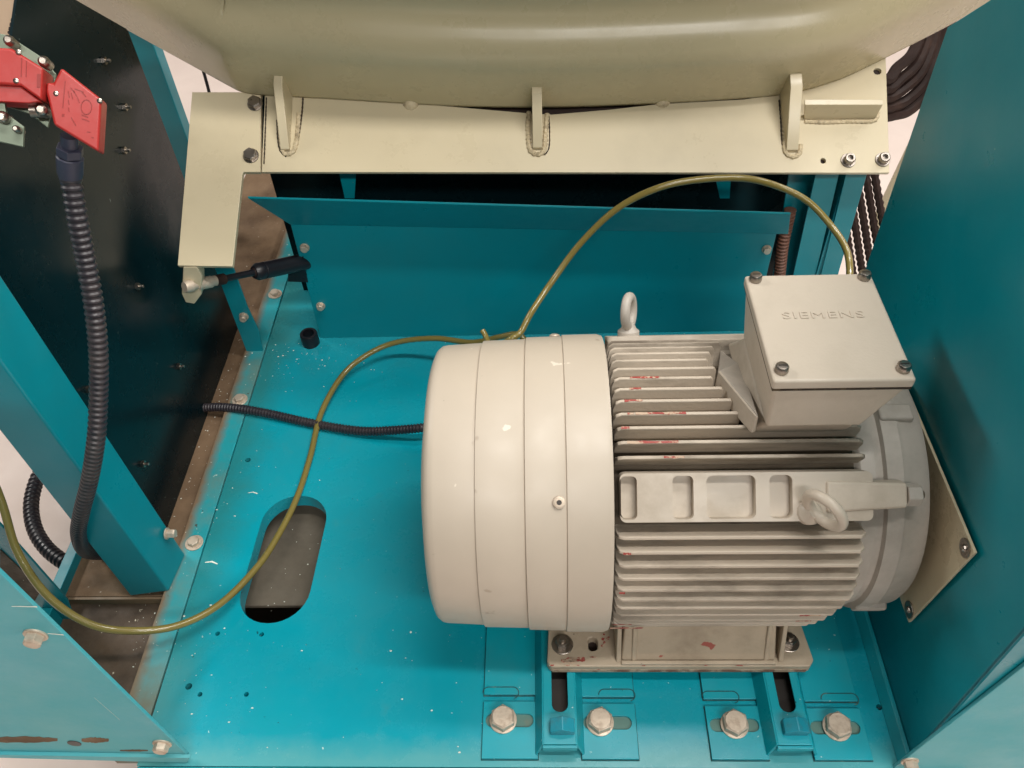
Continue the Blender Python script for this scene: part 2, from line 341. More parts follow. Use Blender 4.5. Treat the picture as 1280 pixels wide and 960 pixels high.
# front panels (corner gussets, seen from above)
yl = .3345
q = [P(238, 942, 1, yl), P(0, 708, 1, yl)]
q.append(q[1]+(q[1]-q[0])*.4); q.append(q[2]+Vector((-.5, 0, 0))); q.append(Vector((-.95, yl, q[0].z+.02)))
q[-1] = P(-60, 937, 1, yl)
add('front_panel', slab(q, (0, -.004, 0)), 'teal_front', fr, bevel=.001)['label'] = 'teal front panel with painted-in pale sheen at the lower left'
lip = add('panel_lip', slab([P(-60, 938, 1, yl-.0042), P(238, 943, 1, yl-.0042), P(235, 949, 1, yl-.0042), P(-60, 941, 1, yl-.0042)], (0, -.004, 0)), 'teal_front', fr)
p0_ = P(93, 929, 1, yl-.0042)
add('drain_hole', lathe(p0_, (0, -1, 0), [(0, .0075), (.0006, .0075)], 20), 'darksteel', fr)
for x0_, x1_, yc_, hh_ in ((-20, 72, 924.5, 4.2), (102, 136, 925, 3.4), (150, 185, 938, 1.2)):
    n_ = 16; q = [P(x0_+(x1_-x0_)*k/n_, yc_-hh_*(.4+.6*math.sin(math.pi*(k+.6)/(n_+1)))*R.uniform(.75, 1.1), 1, yl-.0041) for k in range(n_+1)]
    q += [P(x0_+(x1_-x0_)*k/n_, yc_+hh_*(.4+.6*math.sin(math.pi*(k+.6)/(n_+1)))*R.uniform(.75, 1.1), 1, yl-.0041) for k in range(n_, -1, -1)]
    add('rust_patch', slab(q, (0, -.0003, 0)), 'tan', fr)
for (px, py) in ((45, 793), (203, 929)):
    bolt(fr, P(px, py, 1, yl-.004), (0, -1, 0), .0085, .008, .0105)
yr = .3275
q = [P(1108, 962, 1, yr), P(1280, 826, 1, yr)]; q.append(q[1]+(q[1]-q[0])*.6); q.append(q[2]+Vector((.3, 0, 0))); q.append(P(1330, 1010, 1, yr)); q.append(P(1085, 985, 1, yr))
add('front_panel', slab(q, (0, -.004, 0)), 'teal_front', fr, bevel=.001)['label'] = 'teal front panel with painted-in pale sheen at the lower right'
bolt(fr, P(1137, 951, 1, yr-.004), (0, -1, 0), .0075, .008, .0095)
# rear right uprights
def vplate(pxs, y, th, name='upright', mt='teal_plain', z0=.0):
    t0, t1 = P(pxs[0], 225, 1, y), P(pxs[1], 225, 1, y); b0, b1 = P(pxs[2], 333, 1, y), P(pxs[3], 333, 1, y)
    def ext(t, b, z): return b+(b-t)*((z-b.z)/(b.z-t.z))
    q = [ext(t0, b0, z0), ext(t1, b1, z0), ext(t0, b0, .30), ext(t1, b1, .30)]
    return add(name, slab([q[0], q[1], q[3], q[2]], (0, th, 0)), mt, fr, bevel=.0015)
vplate((1056, 1082, 1029, 1051), 1.045, .004)
vplate((1040, 1056, 1012, 1029), 1.078, .004)
vplate((1018, 1047, 994, 1022), 1.052, .004)
vplate((985, 1020, 968, 996), 1.088, .004)
o = box(.4395, .4425, 1.049, 1.076, 0, .30); add('upright_web', o, 'teal_plain', fr)
# teal wall behind the flange, shade painted in near black, and small tapered ribs
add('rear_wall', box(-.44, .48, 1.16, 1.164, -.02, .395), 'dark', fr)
for px in (434, 903):
    a0, a1, a2, a3 = P(px-10, 216, 1, 1.06), P(px+11, 216, 1, 1.06), P(px+9, 248, 1, 1.06), P(px-3, 248, 1, 1.06)
    add('hanger_rib', slab([a0, a1, a2, a3], (0, .004, 0)), 'teal_plain', fr)
# ------------------------------------------------------------------ side panels
o = empty('dark_side_panel', (-.549, 1, -.02), 'tall near black side panel left of the motor bay with bolt ends poking through', 'metal panel'); dp = o
X = -.549
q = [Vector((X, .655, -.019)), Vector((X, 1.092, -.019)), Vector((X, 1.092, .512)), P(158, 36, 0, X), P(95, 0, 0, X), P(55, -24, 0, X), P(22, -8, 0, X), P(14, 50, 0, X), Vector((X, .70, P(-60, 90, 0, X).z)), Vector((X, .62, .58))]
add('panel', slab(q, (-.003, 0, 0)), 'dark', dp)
for (px, py) in ((170, 358), (222, 458), (177, 580), (109, 487), (153, 188), (154, 134), (128, 76)):
    p = P(px, py, 0, X)
    s = add('stud', lathe(p, (1, 0, 0), [(0, .0022), (.010, .0022), (.0105, .0018)], 10), 'steel', dp)
    add('nut', disc(p+Vector((.0002, 0, 0)), (1, 0, 0), .0050, .0045, 6), 'steel', s)
rp = empty('right_side_panel', (.4, .6, 0), 'large smooth dark teal side panel right of the motor', 'metal panel')
X = .400
q = [Vector((X, .334, -.02)), Vector((X, .812, -.02)), Vector((X, .812, .75)), Vector((X, .2, 1.1)), Vector((X, .2, .6)), P(1285, 830, 0, X)]
q = [Vector((X, .334, -.02)), Vector((X, .812, -.02)), P(1184, 34, 0, X), P(1300, -40, 0, X), Vector((X, .40, .95)), Vector((X, .05, .95)), Vector((X, .05, .42)), Vector((X, .334, .42))]
add('panel', slab(q, (.004, 0, 0)), 'teal_plain', rp, bevel=.001)
add('front_return', box(.3985, .47, .3278, .3300, .0, .60), 'teal_plain', rp)
add('bottom_fold', hexa([(.3865, .3290, .0005), (.3995, .3290, .0005), (.3995, .81, .0005), (.3865, .81, .0005), (.3945, .3290, .012), (.3997, .3290, .012), (.3997, .81, .012), (.3945, .81, .012)]), 'teal', rp, bevel=.001)
# cream cover plate around the shaft, on the right panel
cp = empty('shaft_cover_plate', (.4, .45, .2), 'cream cover plate screwed to the right teal panel at the end of the motor', 'cover plate')
X = .3965
q = [P(1222, 691, 0, X), P(1139, 778, 0, X), P(1139, 778, 0, X)+Vector((0, .27, -.012)), P(1222, 691, 0, X)+Vector((0, .27, 0))]
qb = P(1127, 742, 0, X)
add('plate', slab(q, (-.003, 0, 0)), 'cream', cp, bevel=.0006)
for (px, py) in ((1207, 685), (1137, 762)):
    p = P(px, py, 0, X-.003); b = add('screw', lathe(p, (-1, 0, 0), [(0, .0042), (.003, .0034), (.004, .002)], 16), 'steel', cp)
    add('washer', lathe(p+Vector((.0002, 0, 0)), (-1, 0, 0), [(0, .0095), (.0016, .0095)], 24), 'steel', b)
# ================================================================== inclined support bracket under the drum
t32 = math.radians(32)
e0, e1 = P(327, 215, 1, 1.02), P(1110, 217, 1, 1.02)
BX = (e1-e0).normalized(); BU = Vector((0, math.cos(t32), math.sin(t32))); BU = (BU-BU.dot(BX)*BX).normalized(); BN = BX.cross(BU)
if BN.z < 0: BN = -BN
def B(px, py, h=0): return PN(px, py, e0+BN*h, BN)
br_ = empty('drum_bracket', e0, 'long cream steel bracket plate with welded gussets carrying the drum, above the teal back panel', 'bracket')
TH = -BN*.006
q = [B(*s) for s in ((327, 215), (331, 118), (331, 60), (480, 60), (505, 129), (540, 131), (600, 136), (662, 141.5), (690, 143), (760, 137), (822, 130), (930, 124), (975, 118), (1000, 60), (1107, 60), (1112, 216))]
hs = [B(1029, 201)]
hole = [B(1029+3.4*math.cos(i*math.pi/6), 201+3.4*math.sin(i*math.pi/6)) for i in range(12)]
hole2 = [B(1097+5*math.cos(i*math.pi/6), 89+4*math.sin(i*math.pi/6)) for i in range(12)]
add('bracket_plate', slab(q, TH, [hole, hole2]), 'cream', br_, bevel=.0008)
q = [B(*s, .0012) for s in ((240, 115), (326, 115), (325.5, 215), (304, 215), (303, 218), (290.5, 333), (222, 332))]
add('end_arm', slab(q, TH*1.3), 'cream', br_, bevel=.0008)
for (px, py) in ((319, 130), (314, 195)):
    bolt(br_, B(px, py, .0012), BN, .0098, .007, .0112, mt='steel', wmt='steel')
for (px, py) in ((1060, 201), (1103, 200)):
    bolt(br_, B(px, py), BN, .0075, .009, .0105, mt='steel', wmt='steel', socket=True)
# gussets: triangular ribs rising from the plate to the drum
def gusset(px_b, py_b, px_t, py_t, wpx, h_t, h_b=.006, name='gusset'):
    b0 = B(px_b-wpx/2, py_b, 0); b1 = B(px_b+wpx/2, py_b, 0)
    # foot point, toe height, back edge under drum
    ub = (b0+b1)/2; wv = BX*((b1-b0).length/2)
    t_ = PN(px_t, py_t, e0+BN*h_t, BN)
    bk = t_-BN*(h_t)+BU*.02; tt = t_+BU*.02
    bm = bmesh.new()
    pr = [ub, ub+BN*h_b, t_, tt, bk]
    v0 = [bm.verts.new(p-wv) for p in pr]; v1 = [bm.verts.new(p+wv) for p in pr]
    bm.faces.new(v0); bm.faces.new(v1[::-1])
    for i in range(5): j = (i+1) % 5; bm.faces.new((v0[i], v0[j], v1[j], v1[i]))
    return add(name, bm, 'cream', br_, bevel=.001)
gusset(357.5, 189, 347, 106, 11, .05)
gusset(672, 187, 671, 117, 12, .05)
gusset(989, 190, 996, 108, 15, .05)
def bead(pts, r=.0028, h=.001, mt='weld'):
    path = resample(spline([B(x, y, h) for x, y in pts], 10), .0022)
    return add('weld_bead', tube(path, lambda i: r*(1+.22*math.sin(i*2.1)+.12*R.random()), 8), mt, br_)
bead([(349, 150), (352, 180), (356, 192), (366, 190), (371, 175), (374, 140)], .003)
bead([(661, 140), (660, 160), (662, 186), (671, 193), (680, 188), (682, 165), (684, 142)], .0032)
bead([(978, 135), (981, 165), (981, 188), (990, 196), (999, 192), (1001, 180)], .003)
bead([(1006, 152), (1030, 153), (1060, 152), (1092, 151), (1098, 140)], .0026)
bead([(379, 112), (378, 135), (375, 160), (372, 176)], .0012, .0006, 'grime')
bead([(333, 122), (332, 150), (331, 180), (330, 205)], .0010, .0004, 'grime')
bead([(346, 150), (347, 172), (350, 188), (358, 196)], .0010, .0004, 'grime')
bead([(974, 125), (976, 150), (978, 180), (986, 196)], .0011, .0004, 'grime')
bead([(686, 142), (687, 165), (686, 185), (680, 195)], .0009, .0004, 'grime')
for (px, py) in ((514, 131), (828, 128)):
    add('weld_knob', lathe(B(px, py-2, -.001), BN, [(0, .0125), (.004, .0112), (.0075, .007), (.009, .003)], 9), 'weld', br_)
add('gap_shade_strip', slab([B(*s_, -.012) for s_ in ((480, 112), (840, 112), (840, 150), (480, 150))], -BN*.002), 'gapshade', br_)  # added strip, shade of the gap painted dark brown
for s_ in ((1029, 201), (1097, 89)): add('hole_shade', lathe(B(*s_, -.0062), -BN, [(0, .007), (.001, .007)], 16), 'gapshade', br_)  # dark disc behind each hole paints the shade inside it
# angle flange on the right
q = [B(*s, .03) for s in ((1007, 118), (1104, 118), (1104, 130), (1007, 131))]
q0 = [B(*s, 0) for s in ((1005, 150), (1095, 150))]
rib = slab([B(1005, 150, 0), B(1094, 149, 0), B(1104, 131, .03), B(1006, 131, .03)], BU*.008+BN*.001)
add('angle_rib', rib, 'cream', br_, bevel=.001)
# lug under the end arm
lug_n = Vector((0, -.35, -1)).normalized()
L0 = P(240, 334, 1, .905); yl_ = L0.y
q = [P(*s, 1, .90) for s in ((229, 334), (246, 334), (252, 345), (252, 368), (243, 380), (232, 378), (227, 367), (228, 352))]
add('lug', slab(q, (.0, .016, .0)), 'cream', br_, bevel=.0012)
c = P(240, 357, 1, .899)
sp = empty('gas_spring', c, 'black gas spring rod running from the cream arm lug to the back panel', 'gas spring')
tgt = P(386, 326, 1, 1.045); d = (tgt-c).normalized()
add('ball_stud', lathe(c-d*.012, d, [(0, .0075), (.004, .009), (.012, .009), (.0121, .0065), (.02, .0065), (.0201, .0088), (.042, .0088), (.043, .0075), (.05, .0075)], 20), 'zinc', sp)
Ls = (tgt-c).length
add('end_fitting', lathe(c+d*.038, d, [(0, .0082), (.014, .0082), (.016, .0065)], 20), 'belt', sp)
add('rod', lathe(c+d*.052, d, [(0, .0050), (Ls*.52-.052, .0052)], 16), 'black', sp)
add('cylinder', lathe(c+d*(Ls*.50), d, [(0, .0095), (.006, .0132), (.014, .0132), (.015, .0122), (.017, .0122), (.018, .0132), (Ls*.5, .0132)], 24), 'black', sp)
add('collar', lathe(c+d*(Ls*.495), d, [(0, .006), (.003, .0088), (.006, .0088)], 20), 'belt', sp)
# ------------------------------------------------------------------ the drum
dr = empty('drum', B(670, 60), 'big cream painted drum housing with chamfered corners filling the top of the picture', 'drum')
bot = [(60, -19), (95, 0), (180, 46.5), (262, 91.5), (292, 108), (303, 113), (318, 116), (345, 118), (420, 122), (500, 127), (580, 131), (660, 132.5), (740, 131), (830, 127), (900, 123), (960, 118.5), (1000, 112), (1035, 102), (1070, 88), (1160, 43), (1200, 22), (1262, -10), (1300, -30)]
hb = .0012
base_ = [B(x, y, hb) for x, y in bot]
base_[-1] = base_[-2]+BX*.03+BU*.03
ctr = B(670, -560, hb)
def smooth_loop(pts, n=4): return spline(pts, n)
base_s = smooth_loop(base_, 4)
prof = [(0, 0), (-.0005, .004), (-.002, .02), (-.0045, .05), (-.007, .070), (-.0095, .083), (-.0145, .094), (-.0215, .102), (-.0305, .1085), (-.0405, .1135), (-.0505, .1175), (-.0600, .122), (-.068, .128), (-.074, .136), (-.078, .147), (-.080, .16), (-.082, .19), (-.085, .25), (-.090, .34), (-.094, .42)]
bm = bmesh.new(); prev = None
cc = [(p-ctr).normalized() for p in base_s]
# outward direction from local tangent, smoothed
N_ = len(base_s); outd = []
for i in range(N_):
    t = (base_s[min(i+2, N_-1)]-base_s[max(i-2, 0)]).normalized(); o_ = t.cross(BN)
    if o_.dot(BU) > 0: o_ = -o_
    outd.append(o_.normalized())
for (o_, h) in prof:
    ring = [bm.verts.new(p+outd[i]*o_*.8+BN*h) for i, p in enumerate(base_s)]
    if prev:
        for i in range(N_-1): bm.faces.new((prev[i], prev[i+1], ring[i+1], ring[i]))
    prev = ring
o = add('drum_wall', bm, 'drum', dr, ang=60)
s = o.modifiers.new('solid', 'SOLIDIFY'); s.thickness = .003; s.offset = -1
inn = [p for p in base_s]
o = add('drum_floor', slab([p+BN*.004-outd[i]*.004 for i, p in enumerate(base_s)][::2], BN*.003), 'drum', dr)
# small relief notches of the drum over the gussets
for (px, py, w_) in ((671, 118, 20), (997, 107, 22), (345, 110, 10), (505, 123, 9), (828, 121, 12)):
    q = [PN(px+sx*w_/2, py+sy, e0+BN*(hb+.010), BN) for sx, sy in ((-1, 12), (1, 12), (1, -4), (-1, -4))]
# ================================================================== MOTOR
AX = Vector((0, .583, .190))
def th(deg): a_ = math.radians(deg); return Vector((0, math.cos(a_), math.sin(a_)))
def mx(px, py, Rr):                        # x on a cylinder of radius Rr round the motor axis, seen at a pixel
    r = ray(px, py); a_ = r.y**2+r.z**2; oy, oz = EYE.y-AX.y, EYE.z-AX.z; b = 2*(oy*r.y+oz*r.z); c_ = oy*oy+oz*oz-Rr*Rr
    D_ = max(0, b*b-4*a_*c_); return EYE.x+r.x*(-b-math.sqrt(D_))/2/a_
mo = empty('electric_motor', (.15, .583, .03), 'large light grey finned electric motor with terminal box bolted on the teal base', 'electric motor')
RC = .1705
cp_ = [(-.150, .02), (-.150, .085), (-.1475, .110), (-.1440, .113), (-.1425, .118), (-.1400, .1215), (-.1395, .130)]
cowl = [(-.1285, .104), (-.1278, .122), (-.1265, .138), (-.1246, .149), (-.1215, .1562), (-.1170, .1597), (-.112, .1606), (-.0715, .1626), (-.0708, .1624), (-.0700, .1650), (-.0222, .1662), (-.0214, .1655), (-.0206, .1682), (.0188, .1690), (.0196, .1683), (.0204, .1704), (.0600, .1708), (.0655, .1690), (.0662, .160)]
fc = add('fan_cowl', lathe(AX, (1, 0, 0), cowl, 96, cap=False), 'cowl', mo, ang=50)
s = fc.modifiers.new('solid', 'SOLIDIFY'); s.thickness = .002; s.offset = -1
GF = 1
add('cowl_grille_face', lathe(AX, (1, 0, 0), [(-.1330, .004), (-.1330, .092), (-.1322, .104), (-.1300, .110), (-.1275, .112), (-.124, .110)], 72), 'cowl', fc)
for (px, py, b_) in ((699, 641, 0),):
    v = th(133.6); c = AX+v*.1700; c.x = .0122
    rv = add('rivet', lathe(c, v, [(0, .0062), (.0016, .0060), (.002, .0050), (.002, .0026), (-.0005, .0024)], 24), 'zinc', fc)
    add('rivet_core', lathe(c+v*.0002, v, [(0, .0025), (.0006, .0024)], 12), 'darksteel', rv)
for dgr in (45, 225, 315):
    v = th(dgr); c = AX+v*.1690; c.x = .0122; add('rivet', lathe(c, v, [(0, .0062), (.0016, .0060), (.003, .0030)], 20), 'zinc', fc)
RB = .139; RF = .1650
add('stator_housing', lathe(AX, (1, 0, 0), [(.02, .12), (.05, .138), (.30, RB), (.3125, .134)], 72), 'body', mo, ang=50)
def fin(deg, x0, x1, rt=RF, name='fin', wt=.0019, wb=.0035, cut=.006, mt='fin'):
    v = th(deg); s_ = Vector((1, 0, 0)).cross(v).normalized()
    base_r = RB-.004
    pr = [(x0, base_r), (x0, rt-.012), (x0+.0025, rt-.0035), (x0+.008, rt), (x1-cut, rt), (x1-.001, rt-cut*.9), (x1, rt-cut*1.8), (x1, base_r)]
    bm = bmesh.new(); L_ = []; R_ = []
    for (x, r) in pr:
        k = (r-base_r)/(rt-base_r); wd = wb+(wt-wb)*k; c = AX+v*r; c.x = x
        L_.append(bm.verts.new(c-s_*wd)); R_.append(bm.verts.new(c+s_*wd))
    bm.faces.new(L_); bm.faces.new(R_[::-1])
    for i in range(len(pr)): j = (i+1) % len(pr); bm.faces.new((L_[i], L_[j], R_[j], R_[i]))
    return add(name, bm, mt, mo, bevel=.0012, seg=2)
XL, XR = .0685, .3115
short = {103.1: 930, 97.8: 919, 92.5: 908, 87.2: 896, 81.9: 900, 76.6: 891, 71.3: 895, 66.0: 900, 60.7: 908}
pyrow = {103.1: 531, 97.8: 517, 92.5: 503, 87.2: 490, 81.9: 478, 76.6: 468, 71.3: 459, 66.0: 450, 60.7: 440}
for dgr in (119.0, 113.7, 108.4, 103.1, 97.8, 92.5, 87.2, 81.9, 76.6, 71.3, 66.0, 60.7):
    x1 = XR if dgr not in short else mx(short[dgr], pyrow[dgr], RF)
    fin(dgr, XL+R.uniform(-.0005, .0005), x1, cut=.006 if dgr not in short else .002)
for k in range(12): fin(146.8+5.6*k, XL+R.uniform(-.0005, .0005), XR-max(0, (k-5))*.0045, cut=.007)
for k in range(9): fin(33.2-5.6*k, XL, XR)
for k in range(3): fin(55.5-5.3*k, XL, .30)
# cast pads at 45 degrees (front one seen)
def polar(deg, r, x): p = AX+th(deg)*r; p.x = x; return p
def pad(d0, d1, x0, x1, pockets, name='side_pad', mt='motor'):
    # frame on the chord plane
    m_ = (d0+d1)/2; v = th(m_); s_ = (polar(d1, 1, 0)-polar(d0, 1, 0)).normalized()
    half = RF*math.sin(math.radians(d1-d0)/2)+.0005; h_t = RF*math.cos(math.radians(d1-d0)/2)+.0045
    def pt(x, t, h): p = AX+v*h+s_*t; p.x = x; return p
    outer = [pt(*((x, t)+(h_t,))) for x, t in rrect((x0+x1)/2, 0, x1-x0, half*2, .006, 5)]
    hl = [[pt(x, t, h_t) for x, t in rrect(a0, b0, w0, h0, r0, 4)] for a0, b0, w0, h0, r0 in pockets]
    po = add(name, slab(outer, -v*.022, hl), mt, mo, bevel=.0018, seg=3)
    add('pad_floor', slab([pt(x, t, h_t-.012) for x, t in rrect((x0+x1)/2, 0, x1-x0-.004, half*2-.004, .005, 4)], -v*.018), mt, po)
    return po, pt, h_t, half
X0, X1 = .0712, .3125
pk = [(.0795, 0, .0165, .042, .005), (.132, 0, .020, .042, .005), (.178, 0, .047, .042, .006), (.2255, 0, .022, .042, .006)]
po, pt, h_t, half = pad(124.4, 140.6, X0, X1, pk)
pad(39.4, 55.6, X0, X1, [], 'side_pad')
# lug bar running from the pad over the end shield
bm = hexa([pt(.268, -.015, h_t-.002), pt(.345, -.014, h_t-.018), pt(.345, .0135, h_t-.018), pt(.268, .0155, h_t-.002),
           pt(.268, -.015, h_t+.0035), pt(.345, -.012, h_t+.0010), pt(.345, .0115, h_t+.0010), pt(.268, .0155, h_t+.0035)])
add('lug_bar', bm, 'motor', mo, bevel=.003, seg=3)
add('lug_bolt', disc(pt(.3452, 0, h_t-.007), (1, 0, 0), .0115, .014, 6, rot=.5), 'shield', mo, bevel=.0015)
add('lug_bolt_tip', disc(pt(.3592, 0, h_t-.007), (1, 0, 0), .006, .004, 14, r2=.004), 'body', mo, bevel=.001)
# eyebolts
def eyebolt(c, v, axis, ro=.0175, rr=.0052, tilt=None, mt='motor'):
    v = v.normalized(); u = axis.normalized(); bm = bmesh.new(); n1, n2 = 36, 12
    cc_ = c+v*(ro+.010); g = []
    for i in range(n1):
        a_ = 2*math.pi*i/n1; d_ = v*math.cos(a_)*1.12+u*math.sin(a_); ce = cc_+d_*ro; w_ = u.cross(v).normalized(); row = []
        for k in range(n2):
            b_ = 2*math.pi*k/n2; row.append(bm.verts.new(ce+d_.normalized()*rr*math.cos(b_)+w_*rr*math.sin(b_)))
        g.append(row)
    for i in range(n1):
        for k in range(n2): bm.faces.new((g[i][k], g[(i+1) % n1][k], g[(i+1) % n1][(k+1) % n2], g[i][(k+1) % n2]))
    o = add('eyebolt', bm, mt, mo, ang=80)
    add('eyebolt_collar', lathe(c, v, [(-.004, .0125), (.003, .0125), (.006, .009), (.012, .006)], 20), mt, o)
    return o
T_ = Vector((0, -math.sin(math.radians(132)), math.cos(math.radians(132))))
c = pt(.2525, .015, h_t-.002); eyebolt(c, th(132)+.27*(Vector((1, 0, 0))*.75-T_*.65), Vector((.62, 0, 0))+T_*.78, .0188, .0053)
c = polar(48, .171, .077); c.x = mx(785, 418, RF); eyebolt(c, th(62), Vector((.35, .75, -.5)), .0155, .0055, mt='shield')
# end shield
add('end_shield', lathe(AX, (1, 0, 0), [(.300, .130), (.3127, .1405), (.326, .1425), (.3265, .1400), (.334, .1400), (.336, .1455), (.352, .1455), (.356, .143), (.374, .141), (.380, .137), (.383, .125), (.384, .04)], 72), 'shield', mo, ang=30)
for dgr in (100, 150, 205, 30, 330):
    v = th(dgr); s_ = Vector((1, 0, 0)).cross(v).normalized(); c = AX+v*.142; c.x = .352
    bm = hexa([c-s_*.010-v*.012+Vector((-.016, 0, 0)), c+s_*.010-v*.012+Vector((-.016, 0, 0)), c+s_*.010-v*.012+Vector((.020, 0, 0)), c-s_*.010-v*.012+Vector((.020, 0, 0)),
               c-s_*.009+v*.007+Vector((-.016, 0, 0)), c+s_*.009+v*.007+Vector((-.016, 0, 0)), c+s_*.009+v*.007+Vector((.018, 0, 0)), c-s_*.009+v*.007+Vector((.018, 0, 0))])
    if dgr not in (150,): add('shield_lug', bm, 'shield', mo, bevel=.003, seg=3)
add('shaft', lathe(AX, (1, 0, 0), [(.384, .021), (.45, .021)], 24), 'steel', mo)
# ridge from the long fin to the terminal box and plinth
bx0, bx1, by0, by1, bz = .2012, .3253, .5035, .6495, .440
ptop = bz-.0135
zb = .372
body = hexa([(bx0+.006, by0+.004, zb), (bx1-.030, by0+.004, zb), (bx1-.030, by1-.02, zb), (bx0+.006, by1-.02, zb),
             (bx0+.0025, by0+.0025, ptop), (bx1-.0025, by0+.0025, ptop), (bx1-.0025, by1-.0025, ptop), (bx0+.0025, by1-.0025, ptop)])
tb = add('terminal_box', body, 'box', mo, bevel=.004, seg=3)
add('gasket', box(bx0+.0012, bx1-.0012, by0+.0012, by1-.0012, ptop-.0003, ptop+.0020), 'grime', tb)
lid = add('lid', box(bx0, bx1, by0, by1, ptop+.0021, bz), 'box', tb, bevel=.0028, seg=3)
for (px, py) in ((935, 338), (1081, 335), (976, 462), (1137, 460)):
    p = P(px, py+2, 2, bz); p.x = min(max(p.x, bx0+.009), bx1-.009); p.y = min(max(p.y, by0+.009), by1-.008)
    bm = lathe(p, (0, 0, 1), [(0, .0060), (.0012, .0062), (.0062, .0060), (.0075, .0050), (.0078, .0035)], 20)
    add('lid_screw', bm, 'steel', tb)
    s_ = add('screw_slot', box(p.x-.0035, p.x+.0035, p.y-.0005, p.y+.0005, bz+.0077, bz+.0080), 'darksteel', tb)
tx = bpy.data.curves.new('lettering', 'FONT'); tx.body = 'SIEMENS'; tx.size = .0165; tx.extrude = .0006
tx.space_character = 1.15; tx.align_x = 'CENTER'
to = bpy.data.objects.new('lettering', tx); COL.objects.link(to); bpy.context.view_layer.update()
me = bpy.data.meshes.new_from_object(to.evaluated_get(bpy.context.evaluated_depsgraph_get())); bpy.data.objects.remove(to)
pc = P(1030, 398, 2, bz)
for v_ in me.vertices: v_.co = Vector((v_.co.x*1.12+pc.x, v_.co.y*.8+pc.y, v_.co.z+bz+.0004))
me.materials.clear(); add('embossed_lettering', me, 'box', tb)
# plinth joining the box with the round housing
pl = slab(z3([(.168, .560), (.205, .505), (.300, .500), (.312, .515), (.312, .640), (.20, .655), (.172, .62)], .3705), (0, 0, -.05))
bm = hexa([(.202, .532, .335), (.298, .532, .335), (.300, .66, .335), (.200, .66, .335), (.2075, .511, .3725), (.294, .511, .3725), (.294, .63, .3725), (.207, .63, .3725)])
add('box_plinth', bm, 'motor', mo, bevel=.005, seg=3)
# slanting wall from the ridge to the box
p1 = AX+th(84)*RF; p1.x = mx(903, 479, RF); p2 = P(946, 524, 1, .516); 
dr_ = (p2-p1).normalized(); sd = dr_.cross(Vector((0, 0, 1))).normalized()*.0026
bm = hexa([p1-sd+Vector((0, 0, -.03)), p2-sd+Vector((0, 0, -.02)), p2+sd+Vector((0, 0, -.02)), p1+sd+Vector((0, 0, -.03)), p1-sd*.6, p2-sd*.6+Vector((0, 0, .004)), p2+sd*.6+Vector((0, 0, .004)), p1+sd*.6])
add('ridge_wall', bm, 'motor', mo, bevel=.002)
bm = hexa([p1+Vector((0, 0, -.025)), p2+Vector((0, 0, -.02)), Vector((.212, .62, .325)), Vector((.195, .66, .325)),
           p1+Vector((0, 0, -.0)), p2+Vector((0, 0, .006)), Vector((.207, .585, .352)), Vector((.2035, .615, .350))])
add('ridge_gusset', bm, 'shield', mo, bevel=.001)
# feet
def foot(y0, y1, sgn, name='foot'):
    zt = .042; zb_ = .0275
    x0, x1 = -.002, .3085
    fo = slab(z3([(x0+.004, y0), (x1-.006, y0), (x1, y0+sgn*.008), (x1-.008, y1), (x0+.004, y1), (x0, y0+sgn*.006)] , zt), (0, 0, zb_-zt),
              [z3(rrect(*fl(741, 805, zt), .011, .017, .0053, 5), zt)] if sgn > 0 else [])
    return add(name, fo, 'foot', mo, bevel=.002, seg=3)
yf = P(850, 833, 2, .042).y
foot(yf, yf+.085, 1)
add('foot_hole_shade', box(.045, .075, yf+.012, yf+.045, .0276, .0290), 'gapshade', mo)
add('worn_edge', box(.004, .300, yf-.0006, yf+.001, .0280, .0335), 'wornedge', mo)
foot(.583*2-yf, .583*2-yf-.085, -1)
# web between pads: recessed centre block under the fins
xa, xb = P(775, 800, 2, .05).x, P(966, 800, 2, .05).x
fw = add('foot_web', hexa([(xa, yf+.006, .0425), (xb, yf+.006, .0425), (xb, yf+.10, .0425), (xa, yf+.10, .0425), (xa+.004, yf+.034, .105), (xb-.004, yf+.034, .105), (xb-.004, yf+.12, .105), (xa+.004, yf+.12, .105)]), 'foot', mo, bevel=.003, seg=3)
for xx in (xa-.006, xa+.012, xb-.014, xb+.003):
    add('foot_rib', hexa([(xx, yf+.0045, .0424), (xx+.006, yf+.0045, .0424), (xx+.006, yf+.1, .0424), (xx, yf+.1, .0424), (xx+.0005, yf+.030, .108), (xx+.0055, yf+.030, .108), (xx+.0055, yf+.11, .108), (xx+.0005, yf+.11, .108)]), 'foot', mo, bevel=.0015)
add('foot_edge', box(xa, xb, yf+.001, yf+.006, .042, .0465), 'foot', mo, bevel=.0015)
for (px, py) in ((703, 806), (985, 803)):
    bolt(mo, P(px, py, 2, .042), (0, 0, 1), .0085, .008, .0128, mt='steel', wmt='steel', stud=.008, name='foot_bolt')
for sy in (1,):
    add('pad_leg', hexa([(.015, .50, .04), (.295, .50, .04), (.295, .665, .04), (.015, .665, .04), (.07, .48, .12), (.30, .48, .12), (.30, .685, .12), (.07, .685, .12)]), 'body', mo)
